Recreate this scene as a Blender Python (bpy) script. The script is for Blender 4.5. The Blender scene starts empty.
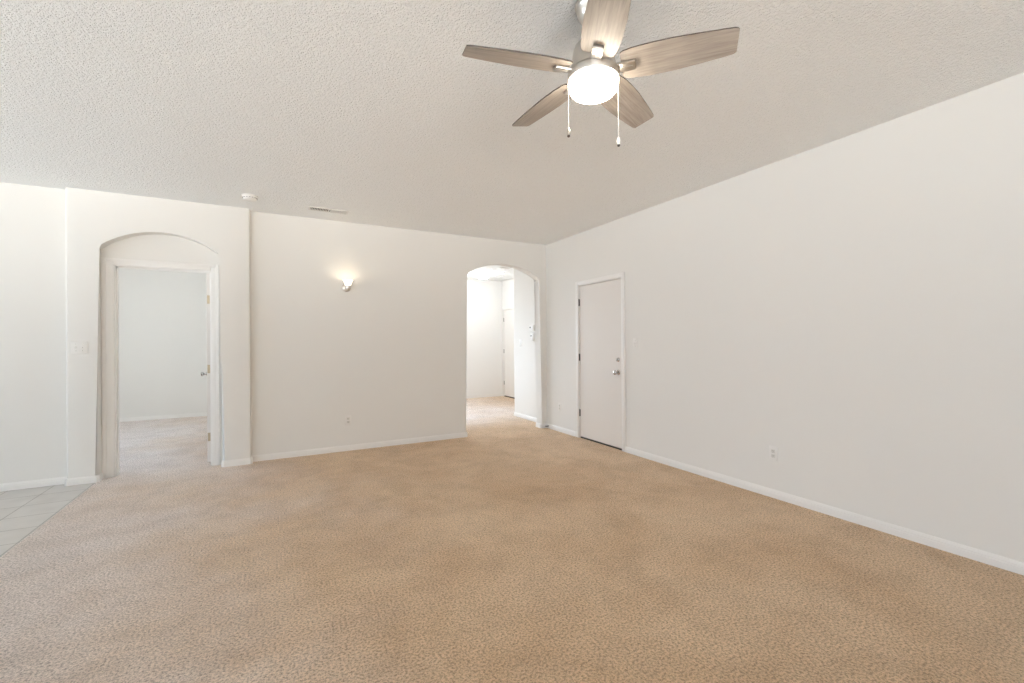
import bpy, bmesh, math, random
from mathutils import Vector, Matrix

S = bpy.context.scene
COL = S.collection
PI = math.pi

# ------------------------------------------------------------------ camera
YAW, PITCH, ROLL, CAM_Z, FOCAL_PX = 0.493588, 0.00108178, -0.00658474, 1.290117, 441.467
fw = Vector((math.sin(YAW) * math.cos(PITCH), math.cos(YAW) * math.cos(PITCH), math.sin(PITCH)))
rt = Vector((math.cos(YAW), -math.sin(YAW), 0))
up = rt.cross(fw)
rt2 = math.cos(ROLL) * rt + math.sin(ROLL) * up
up2 = -math.sin(ROLL) * rt + math.cos(ROLL) * up
cam = bpy.data.cameras.new('camera')
cam.sensor_fit = 'HORIZONTAL'
cam.sensor_width = 36.0
cam.lens = FOCAL_PX / 1024 * 36.0
cam.clip_start = 0.05
camo = bpy.data.objects.new('camera', cam)
COL.objects.link(camo)
camo.matrix_world = Matrix(((rt2.x, up2.x, -fw.x, 0), (rt2.y, up2.y, -fw.y, 0), (rt2.z, up2.z, -fw.z, CAM_Z), (0, 0, 0, 1)))
S.camera = camo

# ------------------------------------------------------------------ daylight (the sky seen through the windows) and exposure
W_STRENGTH = 7.9
GROUND_WEST, SKY_WEST = (1.56, 1.65, 1.72, 1), (0.26, 0.38, 0.54, 1)
GROUND_REST, SKY_REST = (3.75, 3.65, 3.5, 1), (0.10, 0.10, 0.097, 1)
GROUND_NORTH, SKY_NORTH = (0.40, 0.40, 0.40, 1), (1.6, 1.85, 2.15, 1)
w = bpy.data.worlds.new('sky')
S.world = w
w.use_nodes = True
bgn = w.node_tree.nodes['Background']
bgn.inputs[1].default_value = W_STRENGTH
_N, _L = w.node_tree.nodes, w.node_tree.links
_tc = _N.new('ShaderNodeTexCoord')
_sep = _N.new('ShaderNodeSeparateXYZ')
_L.new(_tc.outputs['Generated'], _sep.inputs[0])


def _wramp(out, a, b):
    n = _N.new('ShaderNodeMapRange')
    n.interpolation_type = 'SMOOTHSTEP'
    n.inputs['From Min'].default_value = a
    n.inputs['From Max'].default_value = b
    _L.new(_sep.outputs[out], n.inputs['Value'])
    return n.outputs['Result']


def _wmix(fac, a, b):
    n = _N.new('ShaderNodeMix')
    n.data_type = 'RGBA'
    _L.new(fac, n.inputs[0])
    for k, v in ((6, a), (7, b)):
        if isinstance(v, tuple):
            n.inputs[k].default_value = v
        else:
            _L.new(v, n.inputs[k])
    return n.outputs[2]


# sunlit paving below the horizon outshines the sky above it; the north sky is raised to light the hall floor
_west = _wmix(_wramp('Z', -0.30, 0.02), GROUND_WEST, SKY_WEST)
_rest = _wmix(_wramp('Z', -0.30, 0.02), GROUND_REST, SKY_REST)
_all = _wmix(_wramp('X', -0.9, 0.2), _west, _rest)
_north = _wmix(_wramp('Z', -0.10, 0.10), GROUND_NORTH, SKY_NORTH)
_L.new(_wmix(_wramp('Y', 0.45, 0.80), _all, _north), bgn.inputs[0])
S.view_settings.view_transform = 'Standard'
S.view_settings.look = 'None'
S.view_settings.gamma = 1.0
S.view_settings.exposure = 0.0
S.view_settings.use_curve_mapping = False
S.cycles.use_adaptive_sampling = False
S.cycles.max_bounces = 16
S.cycles.diffuse_bounces = 12
S.cycles.caustics_reflective = False
S.cycles.caustics_refractive = False
S.cycles.sample_clamp_indirect = 4.0
S.cycles.use_denoising = True
S.cycles.denoising_prefilter = 'NONE'


def portal(loc, normal, sx, sz):
    """sky portal filling a window opening: guides sky light, gives none itself"""
    l = bpy.data.lights.new('window_daylight', 'AREA')
    l.shape = 'RECTANGLE'
    l.size, l.size_y = sx, sz
    l.cycles.is_portal = True
    o = bpy.data.objects.new('window_daylight', l)
    COL.objects.link(o)
    o.location = loc
    o.rotation_euler = Vector(normal).to_track_quat('-Z', 'Z').to_euler()
    return o


# ------------------------------------------------------------------ materials
def srgb(r, g, b):
    f = lambda c: c / 12.92 if c <= 0.04045 else ((c + 0.055) / 1.055) ** 2.4
    return (f(r / 255), f(g / 255), f(b / 255), 1)


def new_mat(name, color, rough=0.5, metal=0.0, spec=None):
    m = bpy.data.materials.new(name)
    m.use_nodes = True
    b = m.node_tree.nodes['Principled BSDF']
    b.inputs['Base Color'].default_value = color
    b.inputs['Roughness'].default_value = rough
    b.inputs['Metallic'].default_value = metal
    if spec is not None:
        b.inputs['Specular IOR Level'].default_value = spec
    return m


def nd(m, t, **kw):
    n = m.node_tree.nodes.new(t)
    for k, v in kw.items():
        if hasattr(n, k) and k not in n.inputs:
            setattr(n, k, v)
        else:
            n.inputs[k].default_value = v
    return n


def lk(m, a, b):
    m.node_tree.links.new(a, b)


def bsdf(m):
    return m.node_tree.nodes['Principled BSDF']


def noise_bump(m, scale, strength, dist=0.002, detail=3.0, rough=0.55):
    tc = nd(m, 'ShaderNodeTexCoord')
    n = nd(m, 'ShaderNodeTexNoise', Scale=scale, Detail=detail, Roughness=rough)
    lk(m, tc.outputs['Object'], n.inputs['Vector'])
    b = nd(m, 'ShaderNodeBump', Strength=strength, Distance=dist)
    lk(m, n.outputs['Fac'], b.inputs['Height'])
    lk(m, b.outputs['Normal'], bsdf(m).inputs['Normal'])
    return tc, n, b


def wall_mat(name, color):
    m = new_mat(name, color, 0.75, spec=0.25)
    noise_bump(m, 60, 0.15, 0.0015)
    return m


M = {}
M['wall'] = wall_mat('warm_white_wall_paint', (0.765, 0.753, 0.722, 1))
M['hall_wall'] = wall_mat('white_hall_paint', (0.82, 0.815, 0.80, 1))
M['trim'] = new_mat('white_semi_gloss_trim', (0.81, 0.795, 0.77, 1), 0.4)
M['plastic'] = new_mat('white_plastic', (0.79, 0.775, 0.745, 1), 0.35)
M['socket'] = new_mat('ivory_plastic', (0.68, 0.66, 0.62, 1), 0.4)
M['dark_slot'] = new_mat('dark_slot', (0.05, 0.05, 0.05, 1), 0.6)
M['duct'] = new_mat('grey_duct_inside', (0.10, 0.092, 0.085, 1), 0.8)
M['rubber'] = new_mat('white_rubber', (0.75, 0.74, 0.72, 1), 0.7)
M['dark_metal'] = new_mat('dark_nickel', (0.16, 0.15, 0.14, 1), 0.35, 1.0)
M['threshold'] = new_mat('dark_bronze_threshold', (0.05, 0.04, 0.033, 1), 0.5)


def brushed(name, col, rough):
    m = new_mat(name, col, rough, 1.0)
    tc = nd(m, 'ShaderNodeTexCoord')
    mp = nd(m, 'ShaderNodeMapping')
    mp.inputs['Scale'].default_value = (6, 6, 400)
    n = nd(m, 'ShaderNodeTexNoise', Scale=3.0, Detail=2.0)
    lk(m, tc.outputs['Object'], mp.inputs['Vector'])
    lk(m, mp.outputs['Vector'], n.inputs['Vector'])
    b = nd(m, 'ShaderNodeBump', Strength=0.08, Distance=0.001)
    lk(m, n.outputs['Fac'], b.inputs['Height'])
    lk(m, b.outputs['Normal'], bsdf(m).inputs['Normal'])
    return m


M['nickel'] = brushed('brushed_nickel', (0.62, 0.59, 0.55, 1), 0.32)
M['chrome'] = new_mat('satin_chrome', (0.55, 0.53, 0.50, 1), 0.22, 1.0)
M['brass'] = new_mat('dull_brass', (0.50, 0.42, 0.30, 1), 0.35, 1.0)


def door_mat():
    m = new_mat('off_white_door_paint', (0.735, 0.70, 0.66, 1), 0.5)
    tc = nd(m, 'ShaderNodeTexCoord')
    mp = nd(m, 'ShaderNodeMapping')
    mp.inputs['Scale'].default_value = (30, 30, 1.6)
    n = nd(m, 'ShaderNodeTexNoise', Scale=3.0, Detail=4.0)
    lk(m, tc.outputs['Object'], mp.inputs['Vector'])
    lk(m, mp.outputs['Vector'], n.inputs['Vector'])
    b = nd(m, 'ShaderNodeBump', Strength=0.12, Distance=0.002)
    lk(m, n.outputs['Fac'], b.inputs['Height'])
    lk(m, b.outputs['Normal'], bsdf(m).inputs['Normal'])
    return m


M['door'] = door_mat()


def ceiling_mat():
    m = new_mat('knockdown_textured_ceiling', (0.91, 0.92, 0.912, 1), 0.85, spec=0.2)
    tc = nd(m, 'ShaderNodeTexCoord')
    n1 = nd(m, 'ShaderNodeTexNoise', Scale=75.0, Detail=3.0, Roughness=0.65, Distortion=0.2)
    n2 = nd(m, 'ShaderNodeTexNoise', Scale=120.0, Detail=2.0)
    lk(m, tc.outputs['Object'], n1.inputs['Vector'])
    lk(m, tc.outputs['Object'], n2.inputs['Vector'])
    r = nd(m, 'ShaderNodeValToRGB')
    r.color_ramp.elements[0].position = 0.42
    r.color_ramp.elements[1].position = 0.62
    lk(m, n1.outputs['Fac'], r.inputs['Fac'])
    mx = nd(m, 'ShaderNodeMath', operation='MULTIPLY_ADD')
    mx.inputs[1].default_value = 0.25
    lk(m, n2.outputs['Fac'], mx.inputs[0])
    lk(m, r.outputs['Color'], mx.inputs[2])
    b = nd(m, 'ShaderNodeBump', Strength=0.82, Distance=0.0062)
    lk(m, mx.outputs[0], b.inputs['Height'])
    lk(m, b.outputs['Normal'], bsdf(m).inputs['Normal'])
    return m


M['ceiling'] = ceiling_mat()


def carpet_mat():
    m = new_mat('tan_cut_pile_carpet', (0.5, 0.36, 0.24, 1), 1.0, spec=0.05)
    tc = nd(m, 'ShaderNodeTexCoord')
    big = nd(m, 'ShaderNodeTexNoise', Scale=1.1, Detail=6.0, Roughness=0.66, Distortion=0.6)
    fine = nd(m, 'ShaderNodeTexNoise', Scale=90.0, Detail=5.0, Roughness=0.78)
    lk(m, tc.outputs['Object'], big.inputs['Vector'])
    lk(m, tc.outputs['Object'], fine.inputs['Vector'])
    r = nd(m, 'ShaderNodeValToRGB')
    e = r.color_ramp.elements
    e[0].position, e[0].color = 0.33, (0.59, 0.405, 0.245, 1)
    e[1].position, e[1].color = 0.68, (0.725, 0.55, 0.375, 1)
    lk(m, big.outputs['Fac'], r.inputs['Fac'])
    r2 = nd(m, 'ShaderNodeValToRGB')
    e = r2.color_ramp.elements
    e[0].position, e[0].color = 0.36, (0.40, 0.365, 0.335, 1)
    e[1].position, e[1].color = 0.56, (1.22, 1.22, 1.22, 1)
    lk(m, fine.outputs['Fac'], r2.inputs['Fac'])
    # cool daylight put into the colour: paler, greyer pile by the tiles, ragged outline
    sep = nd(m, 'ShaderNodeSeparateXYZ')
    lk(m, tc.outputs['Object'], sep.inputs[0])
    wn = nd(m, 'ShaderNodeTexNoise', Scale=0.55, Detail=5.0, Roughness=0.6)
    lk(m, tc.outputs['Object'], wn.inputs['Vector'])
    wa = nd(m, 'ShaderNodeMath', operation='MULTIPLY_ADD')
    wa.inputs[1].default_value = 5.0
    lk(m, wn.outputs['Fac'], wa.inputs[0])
    pa = nd(m, 'ShaderNodeMapRange')                       # paler through the arch too, for the bright hall daylight
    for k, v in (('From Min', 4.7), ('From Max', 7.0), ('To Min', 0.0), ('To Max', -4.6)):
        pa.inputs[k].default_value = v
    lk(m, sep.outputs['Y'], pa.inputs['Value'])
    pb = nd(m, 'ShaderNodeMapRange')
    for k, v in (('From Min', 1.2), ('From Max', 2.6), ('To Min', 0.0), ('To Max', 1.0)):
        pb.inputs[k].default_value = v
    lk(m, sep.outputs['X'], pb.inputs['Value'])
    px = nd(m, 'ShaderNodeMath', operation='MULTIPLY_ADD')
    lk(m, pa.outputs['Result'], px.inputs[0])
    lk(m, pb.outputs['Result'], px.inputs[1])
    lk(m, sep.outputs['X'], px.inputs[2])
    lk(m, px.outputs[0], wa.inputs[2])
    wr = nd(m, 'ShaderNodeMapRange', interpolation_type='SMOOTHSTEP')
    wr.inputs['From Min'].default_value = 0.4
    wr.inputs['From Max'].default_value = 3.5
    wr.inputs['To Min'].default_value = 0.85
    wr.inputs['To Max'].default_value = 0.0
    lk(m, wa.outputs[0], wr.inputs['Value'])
    daylit = nd(m, 'ShaderNodeMix', data_type='RGBA')
    lk(m, wr.outputs['Result'], daylit.inputs[0])
    lk(m, r.outputs['Color'], daylit.inputs[6])
    daylit.inputs[7].default_value = (0.83, 0.78, 0.768, 1)
    mid = nd(m, 'ShaderNodeTexNoise', Scale=3.6, Detail=6.0, Roughness=0.68, Distortion=0.3)
    lk(m, tc.outputs['Object'], mid.inputs['Vector'])
    r3 = nd(m, 'ShaderNodeValToRGB')
    e = r3.color_ramp.elements
    e[0].position, e[0].color = 0.34, (0.90, 0.885, 0.87, 1)
    e[1].position, e[1].color = 0.56, (1.03, 1.03, 1.03, 1)
    lk(m, mid.outputs['Fac'], r3.inputs['Fac'])
    m3 = nd(m, 'ShaderNodeMix', data_type='RGBA', blend_type='MULTIPLY')
    m3.inputs[0].default_value = 1.0
    lk(m, daylit.outputs[2], m3.inputs[6])
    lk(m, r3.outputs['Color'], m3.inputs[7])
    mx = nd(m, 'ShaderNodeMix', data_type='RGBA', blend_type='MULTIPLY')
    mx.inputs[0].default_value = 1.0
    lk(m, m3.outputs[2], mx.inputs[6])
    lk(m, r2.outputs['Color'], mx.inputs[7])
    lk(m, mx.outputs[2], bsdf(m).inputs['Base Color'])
    bsdf(m).inputs['Sheen Weight'].default_value = 0.25
    bsdf(m).inputs['Sheen Roughness'].default_value = 0.45
    b = nd(m, 'ShaderNodeBump', Strength=1.0, Distance=0.014)
    lk(m, fine.outputs['Fac'], b.inputs['Height'])
    lk(m, b.outputs['Normal'], bsdf(m).inputs['Normal'])
    return m


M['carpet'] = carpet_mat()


def tile_mat():
    m = new_mat('grey_ceramic_tile', (0.6, 0.57, 0.53, 1), 0.35)
    tc = nd(m, 'ShaderNodeTexCoord')
    mp = nd(m, 'ShaderNodeMapping')
    mp.inputs['Location'].default_value = (1.795 + 0.303 * 20, -4.395 + 0.303 * 30, 0)
    lk(m, tc.outputs['Object'], mp.inputs['Vector'])
    br = nd(m, 'ShaderNodeTexBrick', offset=0.0, squash=1.0)
    br.inputs['Color1'].default_value = (0.53, 0.51, 0.485, 1)
    br.inputs['Color2'].default_value = (0.555, 0.535, 0.51, 1)
    br.inputs['Mortar'].default_value = (0.26, 0.235, 0.215, 1)
    br.inputs['Scale'].default_value = 1.0
    br.inputs['Mortar Size'].default_value = 0.0035
    br.inputs['Brick Width'].default_value = 0.303
    br.inputs['Row Height'].default_value = 0.303
    lk(m, mp.outputs['Vector'], br.inputs['Vector'])
    n = nd(m, 'ShaderNodeTexNoise', Scale=6.0, Detail=4.0)
    lk(m, tc.outputs['Object'], n.inputs['Vector'])
    mx = nd(m, 'ShaderNodeMix', data_type='RGBA', blend_type='SOFT_LIGHT')
    mx.inputs[0].default_value = 0.35
    lk(m, br.outputs['Color'], mx.inputs[6])
    lk(m, n.outputs['Fac'], mx.inputs[7])
    lk(m, mx.outputs[2], bsdf(m).inputs['Base Color'])
    return m


M['tile'] = tile_mat()


def blade_mat():
    m = new_mat('greyed_oak_blade', (0.5, 0.43, 0.37, 1), 0.45)
    tc = nd(m, 'ShaderNodeTexCoord')
    mp = nd(m, 'ShaderNodeMapping')
    mp.inputs['Scale'].default_value = (3.0, 48.0, 10.0)
    lk(m, tc.outputs['Object'], mp.inputs['Vector'])
    n = nd(m, 'ShaderNodeTexNoise', Scale=1.5, Detail=6.0, Roughness=0.65, Distortion=0.5)
    lk(m, mp.outputs['Vector'], n.inputs['Vector'])
    r = nd(m, 'ShaderNodeValToRGB')
    e = r.color_ramp.elements
    e[0].position, e[0].color = 0.30, (0.27, 0.23, 0.195, 1)
    e[1].position, e[1].color = 0.70, (0.49, 0.44, 0.39, 1)
    lk(m, n.outputs['Fac'], r.inputs['Fac'])
    lk(m, r.outputs['Color'], bsdf(m).inputs['Base Color'])
    return m


M['blade'] = blade_mat()
M['blade_edge'] = new_mat('dark_blade_edge', (0.07, 0.055, 0.045, 1), 0.5)


def glow(name, col, strength):
    m = new_mat(name, (0.9, 0.9, 0.88, 1), 0.3)
    b = bsdf(m)
    b.inputs['Emission Color'].default_value = col
    b.inputs['Emission Strength'].default_value = strength
    return m


FAN_GLOW, SCONCE_GLOW, HALL_GLOW = 30.0, 1.3, 66.0
M['fan_glass'] = glow('lit_opal_glass', (1.0, 0.90, 0.75, 1), FAN_GLOW)
M['sconce_glass'] = glow('lit_frosted_glass', (1.0, 0.87, 0.66, 1), SCONCE_GLOW)
M['hall_glass'] = glow('lit_white_glass_bowl', (0.97, 1.0, 1.02, 1), HALL_GLOW)


# ------------------------------------------------------------------ mesh helpers
def box(bm, x0, x1, y0, y1, z0, z1, bev=0.0, seg=2):
    r = bmesh.ops.create_cube(bm, size=1.0)
    for v in r['verts']:
        v.co = Vector(((x0 + x1) / 2 + v.co.x * (x1 - x0), (y0 + y1) / 2 + v.co.y * (y1 - y0), (z0 + z1) / 2 + v.co.z * (z1 - z0)))
    if bev:
        es = list({e for v in r['verts'] for e in v.link_edges})
        bmesh.ops.bevel(bm, geom=es, offset=bev, segments=seg, affect='EDGES', profile=0.5)
    return r['verts']


def lathe(bm, prof, mat=None, seg=32):
    """revolve (r, z) points round local z; mat places it"""
    mat = mat or Matrix.Identity(4)
    rings = []
    for r, z in prof:
        if r < 1e-6:
            rings.append([bm.verts.new(mat @ Vector((0, 0, z)))])
        else:
            rings.append([bm.verts.new(mat @ Vector((r * math.cos(2 * PI * k / seg), r * math.sin(2 * PI * k / seg), z))) for k in range(seg)])
    for a, b in zip(rings, rings[1:]):
        for k in range(seg):
            k2 = (k + 1) % seg
            if len(a) == 1 and len(b) == 1:
                continue
            if len(a) == 1:
                bm.faces.new((a[0], b[k2], b[k]))
            elif len(b) == 1:
                bm.faces.new((a[k], a[k2], b[0]))
            else:
                bm.faces.new((a[k], a[k2], b[k2], b[k]))
    if len(rings[0]) > 1:
        bm.faces.new(rings[0][::-1])
    if len(rings[-1]) > 1:
        bm.faces.new(rings[-1])


def prism(bm, poly, fa, fb):
    """poly of 2-D points; fa / fb map (u, v) to the two end caps"""
    a = [bm.verts.new(fa(*p)) for p in poly]
    b = [bm.verts.new(fb(*p)) for p in poly]
    n = len(poly)
    side = []
    for k in range(n):
        side.append(bm.faces.new((a[k], a[(k + 1) % n], b[(k + 1) % n], b[k])))
    return bm.faces.new(a[::-1]), bm.faces.new(b), side, a, b


def tube(bm, pts, r, seg=8):
    pts = [Vector(p) for p in pts]
    rings = []
    for i, p in enumerate(pts):
        d = (pts[min(i + 1, len(pts) - 1)] - pts[max(i - 1, 0)]).normalized()
        u = d.orthogonal().normalized()
        if rings:
            u = (prev - d * prev.dot(d)).normalized()
        prev = u
        v = d.cross(u)
        rings.append([bm.verts.new(p + r * (math.cos(2 * PI * k / seg) * u + math.sin(2 * PI * k / seg) * v)) for k in range(seg)])
    for a, b in zip(rings, rings[1:]):
        for k in range(seg):
            bm.faces.new((a[k], a[(k + 1) % seg], b[(k + 1) % seg], b[k]))
    bm.faces.new(rings[0][::-1])
    bm.faces.new(rings[-1])


def obj(name, bm, mats, parent=None, angle=35):
    bmesh.ops.recalc_face_normals(bm, faces=bm.faces[:])
    me = bpy.data.meshes.new(name)
    bm.to_mesh(me)
    bm.free()
    for m in (mats if isinstance(mats, (list, tuple)) else [mats]):
        me.materials.append(m)
    for p in me.polygons:
        p.use_smooth = True
    me.set_sharp_from_angle(angle=math.radians(angle))
    o = bpy.data.objects.new(name, me)
    COL.objects.link(o)
    if parent:
        o.parent = parent
    return o


def struct(name, bm, mats, label=None, angle=35):
    o = obj(name, bm, mats, None, angle)
    o['kind'] = 'structure'
    if label:
        o['label'] = label
    return o


def thing(name, label, cat, loc=(0, 0, 0), rz=0.0, group=None):
    o = bpy.data.objects.new(name, None)
    o.empty_display_size = 0.05
    COL.objects.link(o)
    o.location = loc
    o.rotation_euler = (0, 0, rz)
    o['label'] = label
    o['category'] = cat
    if group:
        o['group'] = group
    return o


def dup(root, loc, rz, label, group=None):
    r = root.copy()
    COL.objects.link(r)
    r.location = loc
    r.rotation_euler = (0, 0, rz)
    r['label'] = label
    if group:
        r['group'] = group
    for ch in list(root.children):
        c = ch.copy()
        COL.objects.link(c)
        c.parent = r
        for g in list(ch.children):
            d = g.copy()
            COL.objects.link(d)
            d.parent = c
    return r


NB = bmesh.new

# ------------------------------------------------------------------ plan (metres; camera above the origin)
H = 2.74            # ceiling
XR = 3.60           # right wall
YB = 5.60           # back wall
YN = 5.51           # face of the wall that holds the niche
T = 0.14
XT = -1.475         # carpet / tile joint
YF = -4.5           # wall behind the camera
XL = -7.0           # far side of the tiled area
BEV = 0.02


def arch_poly(x0, x1, spring, apex, n=24):
    """points from (x1, spring) over the crown to (x0, spring)"""
    half, rise = (x1 - x0) / 2, apex - spring
    R = (half * half + rise * rise) / (2 * rise)
    cx, cz = (x0 + x1) / 2, apex - R
    a = math.asin(half / R)
    return [(cx + R * math.sin(t), cz + R * math.cos(t)) for t in [a - 2 * a * k / n for k in range(n + 1)]]


def bevel_where(bm, test, off=BEV, seg=4):
    es = [e for e in bm.edges if test(e)]
    bmesh.ops.bevel(bm, geom=es, offset=off, segments=seg, affect='EDGES', profile=0.5, clamp_overlap=False)


# floor: carpet of the room, the bedroom and the hall
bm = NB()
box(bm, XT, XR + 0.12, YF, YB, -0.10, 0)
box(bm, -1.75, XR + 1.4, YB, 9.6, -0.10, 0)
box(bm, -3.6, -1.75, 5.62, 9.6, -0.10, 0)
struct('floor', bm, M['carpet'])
bm = NB()
box(bm, XL, XT, YF, YB + 0.02, -0.10, -0.006)
struct('floor_tile', bm, M['tile'])

# ceilings
bm = NB()
box(bm, XL - 0.15, XR + 0.15, YF - 0.15, YB + T, H, H + 0.1)
box(bm, -3.55, -0.30, YB + T, 9.75, H, H + 0.1)
box(bm, 1.55, 4.95, YB + T, 9.55, H, H + 0.1)
struct('ceiling', bm, M['ceiling'])
bm = NB()                                # unseen block over the bedroom wing, added to shade the hall window
prism(bm, [(-3.55, H + 0.1), (-0.30, H + 0.1), (-0.30, 3.6), (-1.9, 5.6), (-3.55, 3.6)], lambda u, v: Vector((u, YB + T, v)), lambda u, v: Vector((u, 9.75, v)))
struct('shade_block', bm, M['wall'])

# right wall with the door opening
D1A, D1B, D1T = 3.955, 4.795, 2.045     # opening of the door in the right wall
bm = NB()
poly = [(YF, 0), (D1A, 0), (D1A, D1T), (D1B, D1T), (D1B, 0), (YB, 0), (YB, H), (YF, H)]
prism(bm, poly, lambda u, v: Vector((XR, u, v)), lambda u, v: Vector((XR + T, u, v)))
struct('wall_right', bm, M['wall'])
bm = NB()                                # dark garage side behind that door
box(bm, XR + T, XR + T + 0.05, D1A - 0.1, D1B + 0.1, 0, 2.2)
struct('wall_garage', bm, M['threshold'])

# back wall with the arch to the hall
AX0, AX1, ASP, AAP = 2.303, 3.50, 2.216, 2.403
bm = NB()
poly = [(-0.30, 0), (AX0, 0)] + arch_poly(AX0, AX1, ASP, AAP)[::-1] + [(AX1, 0), (XR + T, 0), (XR + T, H), (-0.30, H)]
prism(bm, poly, lambda u, v: Vector((u, YB, v)), lambda u, v: Vector((u, YB + T, v)))


def on_arch(e):
    p, q = e.verts[0].co, e.verts[1].co
    if abs(p.y - q.y) > 1e-4:
        return False
    ins = lambda c: AX0 - 1e-3 <= c.x <= AX1 + 1e-3 and c.z < AAP + 1e-3
    return ins(p) and ins(q) and not (abs(p.z) < 1e-4 and abs(q.z) < 1e-4)


bevel_where(bm, on_arch)
struct('wall_back', bm, M['wall'])

# the shallow bump-out with the arched niche and the bedroom doorway
NX0, NX1, NSP, NAP = -1.470, -0.485, 2.21, 2.403
BX0, BX1 = -1.690, -0.228
D2A, D2B, D2T = -1.388, -0.577, 2.078    # rough opening inside the niche
YD = 5.63
bm = NB()
poly = [(BX0, 0), (NX0, 0)] + arch_poly(NX0, NX1, NSP, NAP)[::-1] + [(NX1, 0), (BX1, 0), (BX1, H), (BX0, H)]
prism(bm, poly, lambda u, v: Vector((u, YN, v)), lambda u, v: Vector((u, YD, v)))


def on_niche(e):
    p, q = e.verts[0].co, e.verts[1].co
    if abs(p.y - YN) > 1e-4 or abs(q.y - YN) > 1e-4:
        return False
    if abs(p.z) < 1e-4 and abs(q.z) < 1e-4 or abs(p.z - H) < 1e-4 and abs(q.z - H) < 1e-4:
        return False
    return True


bevel_where(bm, on_niche)
poly = [(-1.75, 0), (D2A, 0), (D2A, D2T), (D2B, D2T), (D2B, 0), (-0.30, 0), (-0.30, H), (-1.75, H)]
prism(bm, poly, lambda u, v: Vector((u, YD, v)), lambda u, v: Vector((u, YB + T, v)))
struct('wall_niche', bm, M['wall'])

bm = NB()
box(bm, XL, BX0 + 0.02, YB, YB + T, -0.006, H)
struct('wall_dining', bm, M['wall'])


# ---- walls with the windows that light the place (all outside the picture)
def win_wall(name, axis, pos, thick, u0, u1, wins, mat, facing):
    """a wall plane at pos with rectangular openings wins = (a, b, z0, z1); facing = +1/-1 towards the room"""
    bm = NB()
    f = (lambda a, b, p, q, z0, z1: box(bm, p, q, a, b, z0, z1)) if axis == 'x' else (lambda a, b, p, q, z0, z1: box(bm, a, b, p, q, z0, z1))
    p, q = sorted((pos, pos - facing * thick))
    cur = u0
    for a, b, z0, z1 in sorted(wins):
        if a > cur:
            f(cur, a, p, q, 0, H)
        if z0 > 0:
            f(a, b, p, q, 0, z0)
        if z1 < H:
            f(a, b, p, q, z1, H)
        cur = b
    if cur < u1:
        f(cur, u1, p, q, 0, H)
    struct(name, bm, mat)
    for a, b, z0, z1 in wins:
        c = (a + b) / 2
        zc = (z0 + z1) / 2
        bm = NB()
        g = 0.05
        mid = pos - facing * thick * 0.5
        for (s0, s1, t0, t1) in ((a, a + g, z0, z1), (b - g, b, z0, z1), (a, b, z0, z0 + g), (a, b, z1 - g, z1), (c - g / 2, c + g / 2, z0, z1)):
            if axis == 'x':
                box(bm, mid - 0.03, mid + 0.03, s0, s1, t0, t1)
            else:
                box(bm, s0, s1, mid - 0.03, mid + 0.03, t0, t1)
        win_wall.n += 1
        struct('window_%d' % win_wall.n, bm, M['trim'])
        e = pos - facing * (thick + 0.01)
        if axis == 'x':
            portal((e, c, zc), (facing, 0, 0), b - a, z1 - z0)
        else:
            portal((c, e, zc), (0, facing, 0), b - a, z1 - z0)


win_wall.n = 0
win_wall('wall_left', 'x', XL, 0.15, YF, YB + T, [(2.4, 5.3, 0.02, 2.1), (-2.2, -0.2, 0.02, 2.1)], M['wall'], 1)
win_wall('wall_front', 'y', YF, 0.15, XL - 0.15, XR + T, [(-5.2, -1.6, 0.02, 2.1), (-0.4, 2.0, 0.5, 2.1)], M['wall'], 1)
# bedroom shell
win_wall('wall_bedroom_left', 'x', -3.4, 0.15, YB + T, 9.75, [(6.05, 7.95, 0.35, 2.15)], M['wall'], 1)
bm = NB()
box(bm, -3.4, -0.30, 9.585, 9.72, 0, H)
struct('wall_bedroom', bm, M['wall'])
bm = NB()
box(bm, -0.45, -0.30, YB + T, 9.72, 0, H)
struct('wall_bedroom_right', bm, M['wall'])
# hall shell
win_wall('wall_hall_left', 'x', 1.70, 0.15, YB + T, 9.55, [(8.0, 9.2, 0.7, 2.2)], M['hall_wall'], 1)
win_wall('wall_foyer', 'y', 9.41, 0.14, 1.70, 4.95, [(1.85, 3.0, 0.8, 2.7)], M['hall_wall'], -1)  # unseen north window, added to brighten the hall floor
bm = NB()
vs = box(bm, 3.70, 4.95, YB + T, 6.81, 0, H)
bevel_where(bm, lambda e: all(abs(v.co.x - 3.70) < 1e-4 and abs(v.co.y - 6.81) < 1e-4 for v in e.verts))
struct('wall_hall_right', bm, M['wall'])
D3A, D3B = 8.50, 9.335
bm = NB()
poly = [(6.81, 0), (D3A, 0), (D3A, 2.05), (D3B, 2.05), (D3B, 0), (9.41, 0), (9.41, H), (6.81, H)]
prism(bm, poly, lambda u, v: Vector((4.80, u, v)), lambda u, v: Vector((4.93, u, v)))
box(bm, 4.93, 4.95, D3A - .05, D3B + .05, 0, 2.1)
struct('wall_foyer_right', bm, M['hall_wall'])

# ------------------------------------------------------------------ baseboards
BPROF = [(0, 0), (0.014, 0), (0.014, 0.038), (0.0115, 0.041), (0.0115, 0.050), (0.008, 0.058), (0.005, 0.066), (0, 0.066)]


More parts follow.
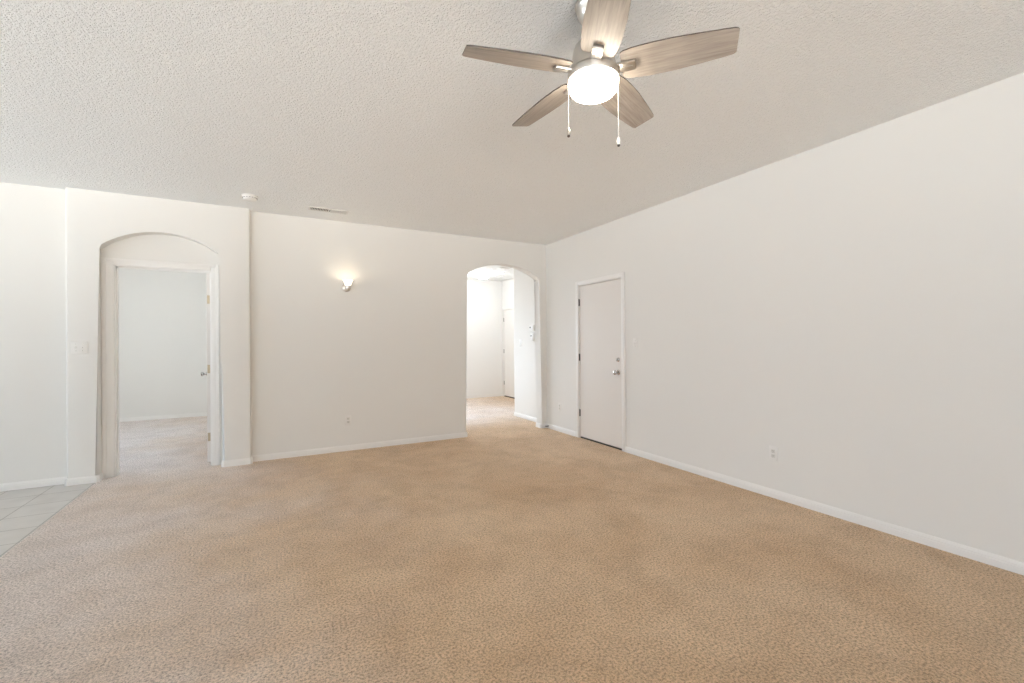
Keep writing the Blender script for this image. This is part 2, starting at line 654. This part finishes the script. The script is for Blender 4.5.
def baseboard(name, paths, z=0.0):
    """each path: plan points with the room on the left of the direction of travel"""
    bm = NB()
    for path in paths:
        pts = [Vector((a, b)) for a, b in path]
        n = len(pts)
        secs = []
        for i in range(n):
            d0 = (pts[i] - pts[i - 1]).normalized() if i else None
            d1 = (pts[i + 1] - pts[i]).normalized() if i < n - 1 else None
            nl = lambda d: Vector((-d.y, d.x))
            if d0 is None:
                m = nl(d1)
            elif d1 is None:
                m = nl(d0)
            else:
                m = (nl(d0) + nl(d1)).normalized()
                m = m / max(0.3, m.dot(nl(d0)))
            secs.append([bm.verts.new((pts[i].x + m.x * o, pts[i].y + m.y * o, z + h)) for o, h in BPROF])
        for a, b in zip(secs, secs[1:]):
            k = len(a)
            for j in range(k):
                bm.faces.new((a[j], a[(j + 1) % k], b[(j + 1) % k], b[j]))
        bm.faces.new(secs[0])
        bm.faces.new(secs[-1][::-1])
    struct(name, bm, M['trim'], angle=20)


c_ = 0.012  # chamfered corner pieces on the rounded corners
baseboard('baseboard_right', [[(XR, YF), (XR, D1A - 0.052)]])
baseboard('baseboard_corner', [[(XR, D1B + 0.052), (XR, YB), (AX1 + c_, YB), (AX1, YB + c_), (AX1, YB + T)]])
baseboard('baseboard_back', [[(AX0, YB + T), (AX0, YB + c_), (AX0 - c_, YB), (BX1, YB), (BX1, YN + c_), (BX1 - c_, YN), (NX1 + c_, YN), (NX1, YN + c_), (NX1, YD)]])
baseboard('baseboard_niche', [[(NX0, YD), (NX0, YN + c_), (NX0 - c_, YN), (BX0 + c_, YN), (BX0, YN + c_), (BX0, YB), (XL, YB)]], -0.004)
baseboard('baseboard_bedroom', [[(-0.45, 9.585), (-3.4, 9.585)]])
baseboard('baseboard_hall', [[(3.70, YB + T), (3.70, 6.81 - c_), (3.70 + c_, 6.81), (4.80, 6.81)]])
baseboard('baseboard_foyer', [[(4.80, D3B + 0.045), (4.80, 9.41), (1.70, 9.41)], [(4.80, 6.81), (4.80, D3A - 0.05)]])


# ------------------------------------------------------------------ doors, frames
def casing_profile_box(bm, x0, x1, y0, y1, z0, z1):
    box(bm, x0, x1, y0, y1, z0, z1, 0.004, 2)


def local_door(name, w, h, loc, rz, knob_side, label, mat=None):
    """slab in local coords: hinge edge at x=0, slab along +x, face at y=0 looking to -y, 35 mm thick"""
    bm = NB()
    box(bm, 0, w, 0, 0.035, 0, h, 0.002, 1)
    o = obj(name, bm, mat or M['door'])
    o['kind'] = 'structure'
    o['label'] = label
    o.location = loc
    o.rotation_euler = (0, 0, rz)
    return o


def knob(parent, x, z, side=-1, mat='chrome', y=0.0):
    """round door knob standing out of the face (side -1: towards -y)"""
    mt = Matrix.Translation((x, y, z)) @ Matrix.Rotation(PI / 2 * (1 if side < 0 else -1), 4, 'X')
    bm = NB()
    lathe(bm, [(0.032, -0.001), (0.032, 0.004), (0.028, 0.009), (0.012, 0.011), (0.011, 0.030), (0.017, 0.036), (0.025, 0.044), (0.0275, 0.053), (0.025, 0.061), (0.016, 0.066), (0, 0.067)], mt, 28)
    return obj('door_knob', bm, M[mat], parent)


def hinge(parent, x, y, z, mat='dark_metal', leaf=None):
    bm = NB()
    mt = Matrix.Translation((x, y, z - 0.045))
    lathe(bm, [(0.0, -0.004), (0.004, -0.003), (0.0065, 0), (0.0065, 0.029), (0.0060, 0.030), (0.0065, 0.031), (0.0065, 0.059), (0.0060, 0.060), (0.0065, 0.061), (0.0065, 0.09), (0.004, 0.093), (0, 0.094)], mt, 14)
    if leaf:
        box(bm, *leaf)
    return obj('hinge', bm, M[mat], parent)


# door 1: flat slab in the right wall; local -y is the room side (world -x)
dw = D1B - D1A - 0.026
door1 = local_door('door_1', dw, 2.006, (XR + 0.004, D1B - 0.013, 0.022), -PI / 2, 1,
                   'flat off-white door closed in the right wall, with deadbolt and knob')
knob(door1, dw - 0.062, 0.897)
bm = NB()
mt = Matrix.Translation((dw - 0.062, 0, 1.048)) @ Matrix.Rotation(PI / 2, 4, 'X')
lathe(bm, [(0.025, -0.001), (0.025, 0.006), (0.019, 0.010), (0.009, 0.012), (0.009, 0.020), (0, 0.020)], mt, 28)
box(bm, dw - 0.067, dw - 0.057, -0.032, -0.018, 1.033, 1.066, 0.002, 1)
obj('deadbolt', bm, M['chrome'], door1)
for z in (0.315, 1.058, 1.79):
    hinge(door1, -0.006, -0.006, z, leaf=(-0.003, 0.012, -0.0012, 0.0, z - 0.045, z + 0.045))
# its frame: jamb lining and flat casing
bm = NB()
jt = 0.011
box(bm, XR - 0.001, XR + T, D1A, D1A + jt, 0, D1T - jt)
box(bm, XR - 0.001, XR + T, D1B - jt, D1B, 0, D1T - jt)
box(bm, XR - 0.001, XR + T, D1A, D1B, D1T - jt, D1T)
box(bm, XR + 0.042, XR + 0.06, D1A + jt, D1B - jt, D1T - jt - 0.012, D1T - jt)
cw = 0.054
casing_profile_box(bm, XR - 0.016, XR, D1A + 0.004 - cw, D1A + 0.004, 0, D1T - 0.004 + cw)
casing_profile_box(bm, XR - 0.016, XR, D1B - 0.004, D1B - 0.004 + cw, 0, D1T - 0.004 + cw)
casing_profile_box(bm, XR - 0.016, XR, D1A + 0.004, D1B - 0.004, D1T - 0.004, D1T - 0.004 + cw)
struct('trim_1', bm, M['trim'])
bm = NB()
box(bm, XR + 0.005, XR + T, D1A + jt, D1B - jt, 0, 0.016, 0.003, 1)
struct('trim_2', bm, M['threshold'])

# door 2: bedroom door standing open into the bedroom
JX0, JX1, JT = -1.370, -0.595, 2.060
open_a = math.radians(84.0)
door2 = local_door('door_2', 0.765, 2.035, (JX1 - 0.013, YB + T + 0.012, 0.015), 0, 1,
                   'white bedroom door standing open, seen along its edge inside the arched niche')
# hinge pin at the bedroom-side corner: closed slab lies along -x, turned clockwise as it opens
door2.rotation_euler = (0, 0, PI - open_a)
knob(door2, 0.765 - 0.060, 0.915, side=1, y=0.035)
knob(door2, 0.765 - 0.060, 0.915, side=-1)
for z in (0.272, 1.005, 1.755):
    # leaf let into the hinge edge of the slab, pin at the corner
    hinge(door2, -0.004, -0.005, z, 'brass', leaf=(-0.0018, 0.0, 0.001, 0.030, z - 0.045, z + 0.045))
bm = NB()
jt = 0.018
box(bm, JX0 - jt, JX0, YD, YB + T, 0, JT + jt)
box(bm, JX1, JX1 + jt, YD, YB + T, 0, JT + jt)
box(bm, JX0, JX1, YD, YB + T, JT, JT + jt)
box(bm, JX0, JX0 + 0.011, YD + 0.045, YD + 0.075, 0, JT)
box(bm, JX1 - 0.011, JX1, YD + 0.045, YD + 0.075, 0, JT)
box(bm, JX0, JX1, YD + 0.045, YD + 0.075, JT - 0.011, JT)
# moulded casing, two steps
for (a, b, c, d) in ((NX0 + 0.001, JX0 - 0.006, 0, JT + 0.072), (JX1 + 0.006, JX1 + 0.078, 0, JT + 0.072), (JX0 - 0.006, JX1 + 0.006, JT + 0.006, JT + 0.072)):
    casing_profile_box(bm, a, b, YD - 0.012, YD, c, d)
casing_profile_box(bm, NX0 + 0.001, NX0 + 0.035, YD - 0.017, YD - 0.006, 0, JT + 0.072)
casing_profile_box(bm, JX1 + 0.048, JX1 + 0.078, YD - 0.017, YD - 0.006, 0, JT + 0.072)
casing_profile_box(bm, NX0 + 0.035, JX1 + 0.048, YD - 0.017, YD - 0.006, JT + 0.042, JT + 0.072)
struct('trim_3', bm, M['trim'])

# door 3: white door at the far end of the hall
door3 = local_door('door_3', D3B - D3A - 0.03, 2.012, (4.806, D3B - 0.015, 0.025), -PI / 2, 1,
                   'white door at the far end of the bright hall', M['trim'])
for z in (0.30, 1.05, 1.79):
    hinge(door3, -0.006, -0.006, z)
knob(door3, D3B - D3A - 0.03 - 0.06, 0.9)
bm = NB()
box(bm, 4.799, 4.93, D3A, D3A + 0.012, 0, 2.05)
box(bm, 4.799, 4.93, D3B - 0.012, D3B, 0, 2.05)
box(bm, 4.799, 4.93, D3A, D3B, 2.038, 2.05)
casing_profile_box(bm, 4.785, 4.80, D3A - 0.05, D3A + 0.004, 0, 2.10)
casing_profile_box(bm, 4.785, 4.80, D3B - 0.004, D3B + 0.045, 0, 2.10)
casing_profile_box(bm, 4.785, 4.80, D3A + 0.004, D3B - 0.004, 2.046, 2.10)
struct('trim_4', bm, M['trim'])
bm = NB()
box(bm, 4.80, 4.93, D3A + 0.012, D3B - 0.012, 0, 0.018)
struct('trim_5', bm, M['threshold'])

# ------------------------------------------------------------------ ceiling fan
FX, FY = 1.212, 1.500
fan = thing('ceiling_fan', 'brushed nickel ceiling fan with five grey wood blades and a lit white glass light', 'ceiling fan', (FX, FY, H))
zz = lambda z: z - H
bm = NB()
lathe(bm, [(0.070, 0.0), (0.076, -0.004), (0.077, -0.012), (0.073, -0.016), (0.074, -0.022), (0.069, -0.028), (0.066, -0.045), (0.055, -0.068), (0.036, -0.086), (0.018, -0.094), (0.0, -0.095)], None, 48)
obj('canopy', bm, M['nickel'], fan)
bm = NB()
lathe(bm, [(0.0125, -0.08), (0.0125, zz(2.575))], None, 20)
obj('downrod', bm, M['nickel'], fan)
bm = NB()
lathe(bm, [(0.0, zz(2.600)), (0.024, zz(2.600)), (0.027, zz(2.588)), (0.044, zz(2.580)), (0.064, zz(2.570)), (0.079, zz(2.553)), (0.086, zz(2.530)), (0.092, zz(2.490)), (0.097, zz(2.462)), (0.097, zz(2.452)), (0.092, zz(2.447)), (0.0, zz(2.447))], None, 56)
obj('motor_housing', bm, M['nickel'], fan)
bm = NB()
lathe(bm, [(0.0, zz(2.447)), (0.088, zz(2.447)), (0.088, zz(2.440)), (0.106, zz(2.440)), (0.1095, zz(2.436)), (0.1095, zz(2.411)), (0.1075, zz(2.407)), (0.0, zz(2.407))], None, 56)
obj('light_band', bm, M['nickel'], fan)
bm = NB()
lathe(bm, [(0.0, zz(2.408)), (0.1055, zz(2.408)), (0.1065, zz(2.400)), (0.1055, zz(2.384)), (0.101, zz(2.370)), (0.090, zz(2.357)), (0.068, zz(2.347)), (0.038, zz(2.342)), (0.0, zz(2.340))], None, 56)
obj('glass_shade', bm, M['fan_glass'], fan)


def blade_half(t):
    """(half width towards -v, towards +v) along the blade, t = radius"""
    pts = [(0.118, 0.056, 0.058), (0.126, 0.066, 0.068), (0.17, 0.073, 0.076), (0.24, 0.076, 0.081), (0.32, 0.075, 0.080), (0.42, 0.068, 0.073), (0.50, 0.061, 0.066), (0.543, 0.056, 0.061), (0.553, 0.052, 0.057), (0.558, 0.045, 0.052)]
    for (a, p, q), (b, r, s) in zip(pts, pts[1:]):
        if a <= t <= b:
            k = (t - a) / (b - a)
            k2 = k
            return p + (r - p) * k2, q + (s - q) * k2
    return pts[-1][1:]


def make_blade(th, droop=math.radians(0.4), pitch=math.radians(15.0)):
    ts = [0.118, 0.122, 0.130, 0.145, 0.17, 0.205, 0.24, 0.28, 0.32, 0.37, 0.42, 0.46, 0.50, 0.53, 0.543, 0.549, 0.553, 0.556, 0.558]
    outline = [(t, -blade_half(t)[0]) for t in ts] + [(t, blade_half(t)[1]) for t in reversed(ts)]
    # the tip runs slightly slanted
    outline = [(t + (0.10 * (-v) if t > 0.5 else 0) * 0.12, v) for t, v in outline]
    bm = NB()
    th_ = 0.006
    bot, top, side, a, b = prism(bm, outline, lambda u, v: Vector((u, v, -th_ / 2)), lambda u, v: Vector((u, v, th_ / 2)))
    for f in side:
        f.material_index = 1
    top.material_index = 1
    o = obj('blade', bm, [M['blade'], M['blade_edge']], fan, 30)
    # local frame: x along the blade, y = +v edge (lower)
    u = Vector((math.cos(th), math.sin(th), 0))
    v = Vector((-u.y, u.x, 0))
    z = Vector((0, 0, 1))
    u2 = (math.cos(droop) * u - math.sin(droop) * z).normalized()
    n1 = v.cross(u2) * -1
    v2 = math.cos(pitch) * v - math.sin(pitch) * n1
    n2 = u2.cross(v2)
    base = Vector((0, 0, zz(2.451)))
    o.matrix_local = Matrix(((u2.x, v2.x, n2.x, base.x), (u2.y, v2.y, n2.y, base.y), (u2.z, v2.z, n2.z, base.z), (0, 0, 0, 1)))
    # blade iron under the root
    bm = NB()
    box(bm, 0.075, 0.176, -0.022, 0.022, -0.017, -0.003, 0.003, 2)
    box(bm, 0.080, 0.168, -0.005, 0.005, -0.0185, -0.016, 0.0007, 1)
    i = obj('blade_iron', bm, M['nickel'], o)
    return o


A0 = 2.9114
for k in range(5):
    make_blade(A0 - k * 2 * PI / 5)
for (cx, cy, ztop, zf, fm) in ((1.1245, 1.561, 2.410, 2.197, 'nickel'), (1.3065, 1.4495, 2.410, 2.150, 'plastic')):
    bm = NB()
    x, y = cx - FX, cy - FY
    n = 90
    z = zz(ztop)
    while z > zz(zf) + 0.012:
        bmesh.ops.create_uvsphere(bm, u_segments=6, v_segments=4, radius=0.0017, matrix=Matrix.Translation((x, y, z)))
        z -= 0.0036
    tube(bm, [(x, y, zz(ztop)), (x, y, zz(zf) + 0.012)], 0.0008, 6)
    tube(bm, [(x * 0.94, y * 0.94, zz(ztop) + 0.004), (x * 1.005, y * 1.005, zz(ztop) + 0.003)], 0.003, 8)
    ch = obj('pull_chain', bm, M['plastic'], fan)
    bm = NB()
    mt = Matrix.Translation((x, y, zz(zf)))
    lathe(bm, [(0, 0.017), (0.003, 0.016), (0.0066, 0.009), (0.0085, -0.003), (0.0078, -0.012), (0.0045, -0.0155), (0.0042, -0.0165)], mt, 14)
    obj('chain_fob', bm, M[fm], ch)
    bm = NB()
    lathe(bm, [(0.0062, -0.016), (0.0062, -0.021), (0.003, -0.0235), (0, -0.0235)], mt, 12)
    obj('fob_tip', bm, M['dark_metal'], ch)

# ------------------------------------------------------------------ wall sconce
sx, sz = 0.762, 1.955
sc = thing('wall_sconce', 'small lit wall sconce with nickel cup and frosted glass shade', 'wall light', (sx, YB, sz))
bm = NB()
mt = Matrix.Translation((0, 0, 0)) @ Matrix.Rotation(PI / 2, 4, 'X')
lathe(bm, [(0.048, 0.0), (0.050, 0.004), (0.047, 0.012), (0.030, 0.019), (0.012, 0.022), (0, 0.022)], mt, 32)
obj('backplate', bm, M['nickel'], sc)
bm = NB()
tube(bm, [(0, -0.015, 0.0), (0, -0.05, -0.004), (0, -0.085, -0.024), (0, -0.115, -0.034), (0, -0.135, -0.028)], 0.007, 10)
obj('arm', bm, M['nickel'], sc)
SY = -0.135
bm = NB()
mt = Matrix.Translation((0, SY, 0))
lathe(bm, [(0, -0.060), (0.009, -0.058), (0.021, -0.049), (0.029, -0.032), (0.033, -0.008), (0.033, 0.006), (0.029, 0.006), (0.026, -0.012), (0.0, -0.02)], mt, 32)
obj('cup', bm, M['nickel'], sc)
bm = NB()
lathe(bm, [(0.025, -0.004), (0.033, 0.010), (0.039, 0.028), (0.045, 0.048), (0.053, 0.064), (0.061, 0.074), (0.059, 0.075), (0.050, 0.065), (0.042, 0.048), (0.036, 0.028), (0.030, 0.010), (0.022, 0.0)], mt, 36)
obj('glass_shade', bm, M['sconce_glass'], sc)
bl = bpy.data.lights.new('sconce_bulb', 'POINT')
bl.energy = 0.85
bl.color = (1.0, 0.80, 0.55)
bl.shadow_soft_size = 0.02
blo = bpy.data.objects.new('sconce_bulb', bl)
COL.objects.link(blo)
blo.location = (sx, YB + SY, sz + 0.062)

# ------------------------------------------------------------------ smoke detector
sd = thing('smoke_detector', 'round white smoke detector on the ceiling above the niche wall corner', 'smoke detector', (-0.205, 5.03, H))
bm = NB()
lathe(bm, [(0.072, 0.0), (0.072, -0.010), (0.069, -0.013), (0, -0.013)], None, 40)
obj('base', bm, M['plastic'], sd)
bm = NB()
lathe(bm, [(0.066, -0.012), (0.064, -0.022), (0.056, -0.036), (0.044, -0.043), (0.020, -0.045), (0, -0.045)], None, 40)
cv = obj('cover', bm, M['plastic'], sd)
bm = NB()
for k in range(16):
    a = 2 * PI * k / 16
    vs = box(bm, 0.0595, 0.0655, -0.008, 0.008, -0.026, -0.023)
    bmesh.ops.rotate(bm, verts=vs, cent=(0, 0, 0), matrix=Matrix.Rotation(a, 3, 'Z'))
obj('vent_slots', bm, M['duct'], cv)
bm = NB()
lathe(bm, [(0.010, -0.044), (0.010, -0.0462), (0, -0.0465)], None, 16)
obj('test_button', bm, M['rubber'], cv)


# ------------------------------------------------------------------ ceiling vents
def vent(label, loc, L, Wd, rz=0.0):
    t = thing('ceiling_vent', label, 'air vent', loc, rz)
    bm = NB()
    fr = 0.018
    for (a, b, c, d) in ((-L / 2, L / 2, -Wd / 2, -Wd / 2 + fr), (-L / 2, L / 2, Wd / 2 - fr, Wd / 2), (-L / 2, -L / 2 + fr, -Wd / 2 + fr, Wd / 2 - fr), (L / 2 - fr, L / 2, -Wd / 2 + fr, Wd / 2 - fr)):
        box(bm, a, b, c, d, -0.008, 0.0, 0.002, 1)
    obj('frame', bm, M['plastic'], t)
    bm = NB()
    box(bm, -L / 2 + fr, L / 2 - fr, -Wd / 2 + fr, Wd / 2 - fr, -0.002, 0.0)
    obj('duct_opening', bm, M['duct'], t)
    bm = NB()
    box(bm, -0.006, 0.006, -Wd / 2 + fr, Wd / 2 - fr, -0.010, -0.001, 0.001, 1)
    obj('divider', bm, M['plastic'], t)
    n = int((L / 2 - fr) / 0.016)
    for s in (-1, 1):
        for k in range(n):
            x = s * (0.012 + (k + 0.5) * (L / 2 - fr - 0.012) / n)
            bm = NB()
            vs = box(bm, -0.0088, 0.0088, -Wd / 2 + fr, Wd / 2 - fr, -0.0006, 0.0006)
            ang = 0.80 * s
            bmesh.ops.rotate(bm, verts=vs, cent=(0, 0, 0), matrix=Matrix.Rotation(ang, 3, 'Y'))
            bmesh.ops.translate(bm, verts=vs, vec=(x, 0, -0.0065))
            obj('slat', bm, M['plastic'], t)
    return t


vent('long white air vent on the ceiling left of the sconce', (0.528, 5.175, H), 0.40, 0.13)
vent('small white air vent on the hall ceiling seen through the arch', (3.96, 7.66, H), 0.25, 0.12, math.radians(30))

# ------------------------------------------------------------------ hall ceiling light
hl = thing('ceiling_light', 'lit white glass bowl light on the bright hall ceiling', 'ceiling light', (3.885, 8.49, H))
bm = NB()
lathe(bm, [(0.118, 0), (0.126, -0.008), (0.126, -0.026), (0.110, -0.036), (0, -0.036)], None, 36)
obj('ceiling_plate', bm, M['nickel'], hl)
bm = NB()
lathe(bm, [(0.0, -0.040), (0.125, -0.040), (0.128, -0.046), (0.118, -0.072), (0.095, -0.095), (0.060, -0.110), (0.025, -0.116), (0, -0.117)], None, 40)
obj('glass_bowl', bm, M['hall_glass'], hl)
bm = NB()
lathe(bm, [(0.012, -0.115), (0.012, -0.122), (0.006, -0.130), (0, -0.131)], None, 16)
obj('finial', bm, M['nickel'], hl)


# ------------------------------------------------------------------ switches and outlets (local -y faces the room)
def plate(bm, wd, ht):
    box(bm, -wd / 2, wd / 2, -0.006, 0.0, -ht / 2, ht / 2, 0.003, 2)


def outlet(label, loc, rz):
    t = thing('wall_outlet', label, 'power outlet', loc, rz)
    bm = NB()
    plate(bm, 0.072, 0.116)
    lathe(bm, [(0.0032, 0.0), (0.0032, 0.0012), (0, 0.0014)], Matrix.Translation((0, -0.006, 0)) @ Matrix.Rotation(PI / 2, 4, 'X'), 12)
    obj('cover_plate', bm, M['plastic'], t)
    for s in (-1, 1):
        bm = NB()
        box(bm, -0.017, 0.017, -0.0085, -0.005, s * 0.0195 - 0.0145, s * 0.0195 + 0.0145, 0.002, 2)
        so = obj('socket', bm, M['socket'], t)
        bm = NB()
        for dx, hh in ((-0.0065, 0.0045), (0.0065, 0.0037)):
            box(bm, dx - 0.0013, dx + 0.0013, -0.0088, -0.008, s * 0.0195 + 0.003 - hh, s * 0.0195 + 0.003 + hh)
        lathe(bm, [(0.0025, 0), (0.0025, 0.0004)], Matrix.Translation((0, -0.0085, s * 0.0195 - 0.008)) @ Matrix.Rotation(PI / 2, 4, 'X'), 10)
        obj('slots', bm, M['dark_slot'], so)
    return t


o1 = outlet('white power outlet low on the back wall below the sconce', (0.773, YB, 0.364), 0)
dup(o1, (XR, 2.176, 0.362), -PI / 2, 'white power outlet low on the long right wall, alone in the open stretch')
dup(o1, (XR, 5.255, 0.353), -PI / 2, 'white power outlet between the arch corner and the closed door')


def switch(label, loc, rz, gangs):
    t = thing('light_switch', label, 'light switch', loc, rz)
    bm = NB()
    plate(bm, 0.072 + 0.046 * (gangs - 1), 0.116)
    obj('cover_plate', bm, M['plastic'], t)
    for g in range(gangs):
        x = (g - (gangs - 1) / 2) * 0.046
        bm = NB()
        box(bm, x - 0.0055, x + 0.0055, -0.0068, -0.0058, -0.0125, 0.0125)
        vs = box(bm, x - 0.0042, x + 0.0042, -0.020, -0.004, -0.005, 0.005, 0.0012, 1)
        bmesh.ops.rotate(bm, verts=[v for v in bm.verts if v.co.y < -0.0069], cent=(x, -0.005, 0), matrix=Matrix.Rotation(0.45 if g % 2 else -0.45, 3, 'X'))
        tg = obj('toggle', bm, M['plastic'], t)
        for s in (-1, 1):
            bm = NB()
            lathe(bm, [(0.003, 0.0), (0.003, 0.001), (0, 0.0013)], Matrix.Translation((x, -0.006, s * 0.030)) @ Matrix.Rotation(PI / 2, 4, 'X'), 10)
            obj('screw', bm, M['chrome'], t)
    return t


switch('white double light switch left of the arched niche', (-1.594, YN, 1.267), 0, 2)
s1 = switch('white single light switch right of the closed door', (XR, 3.737, 1.264), -PI / 2, 1)
dup(s1, (3.70, 6.57, 1.272), -PI / 2, 'white single light switch on the hall wall seen through the arch')

# thermostat and keypad on the hall wall
th = thing('thermostat', 'white thermostat on the hall wall seen through the arch, upper of two boxes', 'thermostat', (3.70, 6.165, 1.515), -PI / 2)
bm = NB()
box(bm, -0.062, 0.062, -0.026, 0.0, -0.045, 0.045, 0.005, 3)
obj('body', bm, M['plastic'], th)
bm = NB()
box(bm, -0.052, -0.020, -0.0275, -0.0255, -0.002, 0.022)
obj('display', bm, M['dark_slot'], th)
bm = NB()
for k in range(3):
    box(bm, 0.010 + 0.014 * k, 0.020 + 0.014 * k, -0.0285, -0.0255, -0.028, -0.020, 0.001, 1)
obj('buttons', bm, M['rubber'], th)
kp = thing('control_panel', 'small white control panel below the thermostat on the hall wall', 'control panel', (3.70, 6.165, 1.365), -PI / 2)
bm = NB()
box(bm, -0.045, 0.045, -0.018, 0.0, -0.058, 0.058, 0.004, 3)
obj('body', bm, M['plastic'], kp)
bm = NB()
box(bm, -0.034, -0.010, -0.0195, -0.0175, 0.012, 0.036)
obj('display', bm, M['dark_slot'], kp)
bm = NB()
for i in range(3):
    for j in range(2):
        box(bm, -0.028 + 0.020 * i, -0.014 + 0.020 * i, -0.0205, -0.0175, -0.040 + 0.018 * j, -0.028 + 0.018 * j, 0.001, 1)
obj('keys', bm, M['rubber'], kp)

# spring door stop on the baseboard in the corner by the arch
ds = thing('door_stop', 'spring door stop on the baseboard in the corner beside the arch', 'door stop', (XR - 0.012, 5.535, 0.036))
bm = NB()
lathe(bm, [(0.011, 0.0), (0.011, 0.004), (0.006, 0.008), (0, 0.008)], Matrix.Rotation(-PI / 2, 4, 'Y'), 16)
obj('mount', bm, M['chrome'], ds)
bm = NB()
pts = []
for k in range(0, 12 * 14 + 1):
    a = 2 * PI * k / 12
    s = k / (12 * 14)
    r = 0.0075 - 0.0015 * s
    pts.append((-0.004 - 0.062 * s, r * math.cos(a), r * math.sin(a)))
tube(bm, pts, 0.0013, 5)
obj('spring', bm, M['dark_metal'], ds)
bm = NB()
lathe(bm, [(0.006, 0.064), (0.0085, 0.066), (0.0085, 0.076), (0.006, 0.080), (0, 0.080)], Matrix.Rotation(-PI / 2, 4, 'Y'), 16)
obj('rubber_tip', bm, M['rubber'], ds)
